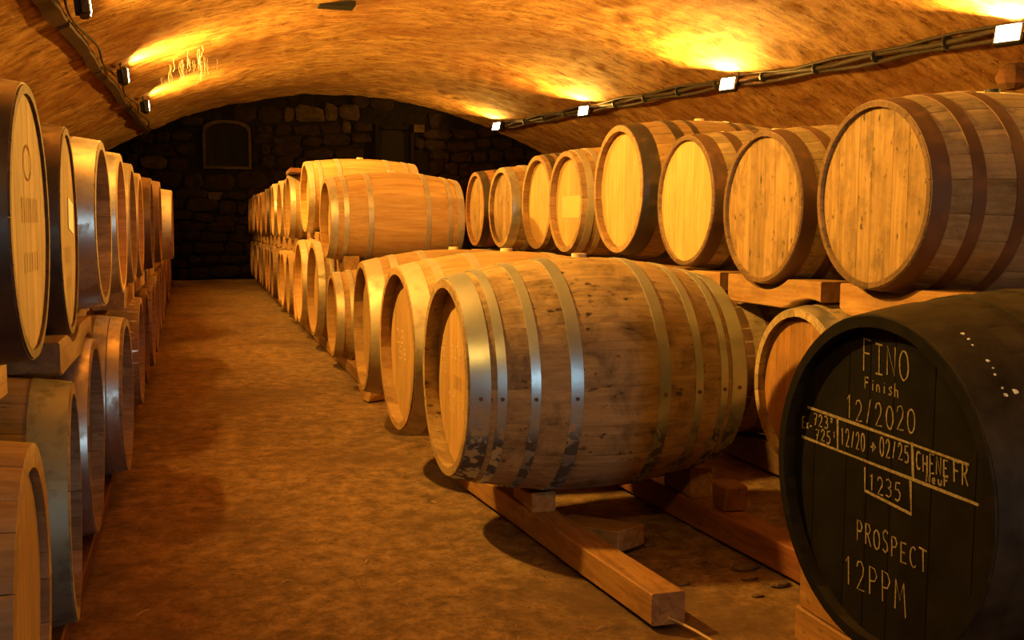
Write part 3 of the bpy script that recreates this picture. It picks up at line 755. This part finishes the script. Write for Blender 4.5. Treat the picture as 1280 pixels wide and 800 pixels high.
for i, yc in enumerate((3.177, 3.972, 4.943)):
    fx = 1.107+(yc-2.30)/1.5*(.985-1.107) if i == 0 else 1.12+(yc-3.86)/1.94*(-.04)
    rx = 1.655+(yc-2.12)/3.48*(1.45-1.655)
    nm = ('the 2017 barrel', 'the second low barrel', 'the last low barrel')[i]
    for bx, bh, wh in ((fx, .084, 'front'), (rx, .091, 'rear')):
        chock(bx, yc-.10, yc+.10, .08, bh, .3, f'wooden pad on the {wh} beam under {nm}')
for i, (yc, zc) in enumerate(((6.463, .4), (7.395, .5), (8.425, .5))):
    for bx, wh in ((1.0, 'aisle-side'), (1.5, 'rear')):
        chock(bx, yc-.10, yc+.10, .09, .086, .35, f'wooden pad on the {wh} rail under {("the small barrel", "the first large lower barrel", "the second large lower barrel")[i]}')
def wedge(name, loc, sx, sy, h0, h1, mat, label, rz=0, group=None):
    hx, hy = sx/2, sy/2
    V = [(-hx, -hy, 0), (hx, -hy, 0), (hx, hy, 0), (-hx, hy, 0), (-hx, -hy, h0), (hx, -hy, h0*.96), (hx, hy, h1*.97), (-hx, hy, h1)]
    o = link(name, mesh(name, V, [(3, 2, 1, 0), (4, 5, 6, 7), (0, 1, 5, 4), (1, 2, 6, 5), (2, 3, 7, 6), (3, 0, 4, 7)], M[mat]), None, loc, (0, 0, rz))
    bv = o.modifiers.new('bevel', 'BEVEL'); bv.width = .004; bv.segments = 1
    return tag(o, label, 'wedge', group)
wedge('timber_offcut', (1.19, 3.02, 0), .13, .30, .07, .04, 'block', 'slanted timber offcut beside the orange beam below the 2017 barrel', .5)
block('timber_offcut', (1.62, 2.93, .091), (.08, .09, .085), M['beam_red'], 'upright reddish timber offcut on the dark beam behind the 2017 barrel', 'wood block')
# blocks between the tiers of the row across the aisle
for y0, y1, x, lab in ((1.75, 2.42, -.47, 'timber block under the big blackened-hoop barrel'), (2.66, 3.42, -.395, 'long timber block with lit end between the two tiers across the aisle'), (3.55, 4.15, -.47, 'timber block under the broad steel hoop barrel'),
                       (4.70, 5.42, -.385, 'timber block under the pale barrels across the aisle'), (5.85, 6.7, -.40, 'timber block further along between the tiers across the aisle'), (7.0, 8.1, -.40, 'far timber block between the tiers across the aisle'), (8.8, 11.1, -.42, 'last long timber block between the tiers across the aisle')):
    cradle('timber_block', x, y0, y1,   .13, .63, .715, 'block', lab, group='blocks between tiers across the aisle')
cradle('timber_beam', -1.05, 1.7, 11.2, .1, .62, .72, 'block', 'long rear beam between the two tiers across the aisle', 'beam')
# blocks between tiers of the rusted-hoop row
for x, y0, y1, lab in ((2.105, 3.12, 3.78, 'lit timber block below the speckled barrel head'), (2.14, 2.34, 3.06, 'lit timber block between the greyed barrel and the black barrel'), (2.105, 3.85, 5.1, 'timber block below the clean yellow head'), (2.11, 5.2, 8.0, 'long timber block below the far upper tier barrels')):
    cradle('timber_block', x+.03, y0, y1, .15, .70, .81, 'block', lab, group='blocks under the rusted-hoop row')
cradle('timber_beam', 2.74, 2.4, 8.0, .1, .70, .82, 'block', 'long rear beam under the rusted-hoop row', 'beam')
block('timber_block', (2.02, 1.86, .872), (.34, .12, .055), M['block'], 'short board lying on top of the black barrel', 'wood block')
# blocks between tiers of the long stack
cradle('timber_block', .93, 8.05, 8.95, .12, .86, .94, 'block', 'timber block holding up the raised oak barrel on the long stack')
cradle('timber_block', 1.5, 8.05, 8.95, .12, .86, .94, 'block', 'rear timber block below the raised oak barrel on the long stack')
for x, nm in ((.92, 'aisle side'), (1.45, 'rear')):
    cradle('timber_block', x, 6.62, 6.98, .1, .60, .80, 'block', f'notched timber block under the {nm} of the clean new oak barrel')
cradle('timber_beam', .95, 9.05, 18.8, .12, .72, .86, 'block', 'long beam between the two tiers at the aisle end of the long stack', 'beam')
cradle('timber_beam', 1.55, 9.05, 18.8, .12, .72, .86, 'block', 'long beam between the two tiers at the rear of the long stack', 'beam')
block('timber_board', (.85, 9.80, 1.458), (.14, .46, .045), M['beam_red'], 'small reddish board lying on top of the far upper barrels by the raised oak barrel', 'board', rot=(-.02, 0, 0))
for i, (x, y, s) in enumerate(((.93, 5.83, .09), (1.05, 5.93, .07))):
    block('timber_offcut', (x, y, 0), (s*1.4, s*1.2, s), M['block'], ('chunky timber offcut on the floor in the gap before the long stack', 'smaller timber offcut on the floor in the gap before the long stack')[i], 'wood block', .4+i, jit=.012)

# ------------------------------------------------------------------ lamps, cables
def lamp(x, y, side, label, group, pw=1.0):
    z = vault_z(x)-.135
    root = bpy.data.objects.new('floodlight', None); col.objects.link(root); root.location = (x, y, z)
    tag(root, label, 'lamp', group)
    d = Vector((1, .12, .10)).normalized() if side > 0 else Vector((-1, -.42, .25)).normalized()
    q = d.to_track_quat('X', 'Z').to_euler()
    h = link('housing', mesh('housing', *[(lambda VF: ([(v[0], v[1], v[2]-.085) for v in VF[0]], VF[1]))(box_geo(.07, .23, .17, .012))][0], M['housing']), root, (0, 0, 0), q)
    V, F = box_geo(.006, .19, .13, .002); V = [(v[0]+.0385, v[1], v[2]-.065) for v in V]
    link('lens', mesh('lens', V, F, M['lens']), h)
    for k in range(5):
        V, F = box_geo(.03, .006, .13, .002); link('cooling_fin', mesh('cooling_fin', [(v[0]-.048, v[1], v[2]-.065) for v in V], F, M['housing']), h, (0, -.07+.035*k, 0))
    link('bracket', mesh('bracket', *tube([(0, .15, -.01), (-.03*side, .15, .1), (-.03*side, -.15, .1), (0, -.15, -.01)], .009, 6), M['housing']), root)
    link('stem', mesh('stem', *tube([(-.03*side, 0, .095), (-.03*side, 0, .2)], .012, 6), M['housing']), root)
    a = area('lamp_light', d*.06, d, .2, .14, LAMP_W*pw, LAMP_COL, root)
    return root
for x, y, lab in ((6.0, 6.67, 'glowing floodlight beside the stone corbel, end of the visible cable run'), (5.75, 10.64, 'glowing floodlight on the cable run above the speckled barrel'), (5.51, 14.6, 'glowing floodlight on the cable run above the tallest upper barrel'), (5.24, 18.38, 'small glowing floodlight next to the dark end wall'),
                  (6.15, 2.4, 'floodlight of the cable run out over the near barrels')):
    lamp(x, y, -1, lab, 'floodlights on the cable run', .3 if y > 17 else .45 if y < 3 else .65 if y > 14 else 1)
for x, y, lab in ((-.75, 7.96, 'black floodlight closest to the wide part of the dark batten'), (-.735, 11.71, 'black floodlight midway along the dark batten'), (-.673, 14.89, 'black floodlight at the far end of the dark batten'), (-.75, 3.7, 'floodlight of the batten row above the near barrels'), (-.75, -.2, 'added weak fill floodlight at the entrance end of the batten row')):  # last entry is an added fill lamp for the near barrel flanks
    lamp(x, y, 1, lab, 'floodlights along the dark batten', .5 if y > 14 else .8 if y > 10 else .2 if y < 0 else 1)
# cable bundle on the lamp side with glowing heads
cx_pts = [(6.3, -3.0), (6.2, 2.7), (6.04, 6.99), (5.93, 9.48), (5.80, 10.9), (5.617, 13.95), (5.42, 17.58), (5.33, 19.3)]
def cx_at(y):
    for (xa, ya), (xb, yb) in zip(cx_pts, cx_pts[1:]):
        if ya <= y <= yb: return xa+(xb-xa)*(y-ya)/(yb-ya)
    return cx_pts[-1][0]
cr = bpy.data.objects.new('cable_run', None); col.objects.link(cr); cr.location = (6.0, 8.0, vault_z(6.0)-.06)
tag(cr, 'bundle of dusty black cables strapped along the vault below the glowing lamps', 'cable')
for k, (dx, dz, rad) in enumerate(((0, 0, .026), (.03, -.035, .022), (-.02, .03, .016))):
    pts = []
    for i in range(70):
        y = -3+22.2*i/69; x = cx_at(y)+dx
        pts.append((x-6.0, y-8.0, vault_z(x)-.055+dz+.014*math.sin(i*1.3+k*2)-(vault_z(6.0)-.06)))
    link('cable', mesh('cable', *tube(pts, rad, 7), M['cable'], True, 60), cr)
for i in range(24):
    y = -2.5+.9*i; x = cx_at(y)
    V, F = tube([(0, -.012, 0), (0, .012, 0)], .058, 10); link('cable_tie', mesh('cable_tie', V, F, M['tie']), cr, (x-6.0, y-8.0, vault_z(x)-.062-(vault_z(6.0)-.06)))
# dark batten with cable on the opposite haunch
bt_pts = [(-1.0, -3), (-.99, 5), (-.979, 7.36), (-.961, 9.73), (-.86, 18.04), (-.85, 19.3)]
def bt_at(y):
    for (xa, ya), (xb, yb) in zip(bt_pts, bt_pts[1:]):
        if ya <= y <= yb: return xa+(xb-xa)*(y-ya)/(yb-ya)
    return -.85
bt = bpy.data.objects.new('cable_batten', None); col.objects.link(bt); bt.location = (-.98, 8.0, vault_z(-.98)-.05)
tag(bt, 'dark reddish batten with cable running along the vault above the row across the aisle', 'cable batten')
def batten_geo(y0, y1, wd, th):
    V = []; F = []; n = 14
    for i in range(n+1):
        y = y0+(y1-y0)*i/n; x = bt_at(y)+.012*math.sin(y*2.1)
        ww = wd*(.8+.3*noise.noise(Vector((y*3, 0, 0))))
        for sx, dz in ((-1, 0), (1, 0), (1, -th), (-1, -th)):
            xx = x+sx*ww/2; V.append((xx+.98, y-8.0, vault_z(xx)-.02+dz-(vault_z(-.98)-.05)))
    for i in range(n):
        for k in range(4):
            l = (k+1) % 4; F.append((i*4+k, i*4+l, (i+1)*4+l, (i+1)*4+k))
    F.append((3, 2, 1, 0)); F.append(tuple(n*4+k for k in range(4)))
    return V, F
for y0, y1, wd in ((-3, 3, .12), (3, 6.5, .13), (6.5, 8.6, .13), (8.75, 11.2, .10), (11.3, 15, .09), (15.1, 19.2, .085)):
    link('batten_length', mesh('batten_length', *batten_geo(y0, y1, wd, .05), M['batten']), bt)
pts = [(bt_at(-3+22*i/80)+.09+.03*math.sin(i*.7)+.98, -3+22*i/80-8.0, vault_z(bt_at(-3+22*i/80)+.09)-.05-(vault_z(-.98)-.05)) for i in range(81)]
link('cable', mesh('cable', *tube(pts, .011, 6), M['cable']), bt)

# stone corbels below the nearest glowing lamp, iron plate on the crown
def rock(name, loc, s, mat, label, cat):
    V = []; F = []; nlat, nlon = 6, 9
    V.append((0, 0, s[2]))
    for i in range(1, nlat):
        for j in range(nlon):
            t = PI*i/nlat; p = 2*PI*j/nlon
            v = Vector((math.sin(t)*math.cos(p), math.sin(t)*math.sin(p), math.cos(t)))
            v *= 1+.28*noise.noise(v*1.6+Vector(loc)); V.append((v[0]*s[0], v[1]*s[1], v[2]*s[2]))
    V.append((0, 0, -s[2])); last = len(V)-1
    for j in range(nlon):
        l = (j+1) % nlon; F.append((0, 1+j, 1+l)); F.append((last, 1+(nlat-2)*nlon+l, 1+(nlat-2)*nlon+j))
        for i in range(nlat-2): F.append((1+i*nlon+j, 1+(i+1)*nlon+j, 1+(i+1)*nlon+l, 1+i*nlon+l))
    o = link(name, mesh(name, V, F, mat), None, loc)
    return tag(o, label, cat)
rock('stone_corbel', (6.22, 6.85, 2.20), (.14, .11, .11), M['wall'], 'pale knobbly stone sticking out of the vault below the bright floodlight', 'stone')
rock('stone_corbel', (6.25, 6.45, 2.18), (.13, .11, .12), M['wall'], 'second stone sticking out of the vault, beside the knobbly one', 'stone')

# ------------------------------------------------------------------ small floor debris
pts = [(1.085, 2.35, .012), (1.10, 2.31, .02), (1.125, 2.285, .012), (1.145, 2.22, .01), (1.16, 2.16, .006)]
tag(link('straw_stalk', mesh('straw_stalk', *tube(pts, .004, 5), M['straw'], True, 60)), 'curved pale straw stalk at the end of the orange beam', 'straw')
for i, (x, y, L, a) in enumerate(((.93, 2.34, .04, .4), (.80, 3.6, .03, 2.0), (.45, 3.0, .03, 1.1), (.2, 2.9, .03, .3), (-.18, 2.75, .05, .9))):
    V, F = tube([(0, 0, 0), (L*.5*math.cos(a), L*.5*math.sin(a), .004), (L*math.cos(a), L*math.sin(a), 0)], .0018, 5)
    tag(link('straw_bit', mesh('straw_bit', V, F, M['straw']), None, (x, y, fz(x, y)+.004)), 'short broken bit of straw lying on the earth floor', 'straw', 'straw bits on the floor')
for i, (x, y, s) in enumerate(((1.53, 2.66, .03), (1.50, 2.58, .018), (1.43, 2.75, .014), (1.35, 2.95, .016), (1.55, 2.5, .02), (1.3, 2.6, .012), (1.45, 2.45, .012))):
    o = rock('bark_chip', (x, y, fz(x, y)+s*.3), (s*1.6, s*.8, s*.5), M['rim_dark'], 'dark bark or clod fragment in the dirt between the two beams', 'debris'); o['group'] = 'fragments between the beams'

V = []; F = []
for i in range(34):
    x = random.gauss(-.12, .2); y = random.uniform(12.2, 13.6); z = vault_z(x)-.03; L = random.uniform(.05, .22)*(1.6 if i % 9 == 0 else 1)
    p = [(x, y, z+.03)]
    for k in range(1, 5): p.append((x+random.uniform(-.014, .014), y+random.uniform(-.014, .014), z-L*k/4))
    v, f = tube(p, .0022, 4); b = len(V); V += v; F += [tuple(b+q for q in g) for g in f]
x0, y0, z0 = 0, 12.2, vault_z(0)
o = link('cobweb', mesh('cobweb', [(a[0]-x0, a[1]-y0, a[2]-z0) for a in V], F, M['web']), None, (x0, y0, z0))
tag(o, 'dusty cobweb strands hanging from the vault between the two bright patches', 'cobweb', None, 'stuff')
block('iron_plate', (1.40, 11.05, vault_z(1.40)-.045), (.36, .25, .06), M['housing'], 'dark iron plate fixed to the crown of the vault', 'plate', jit=.01)
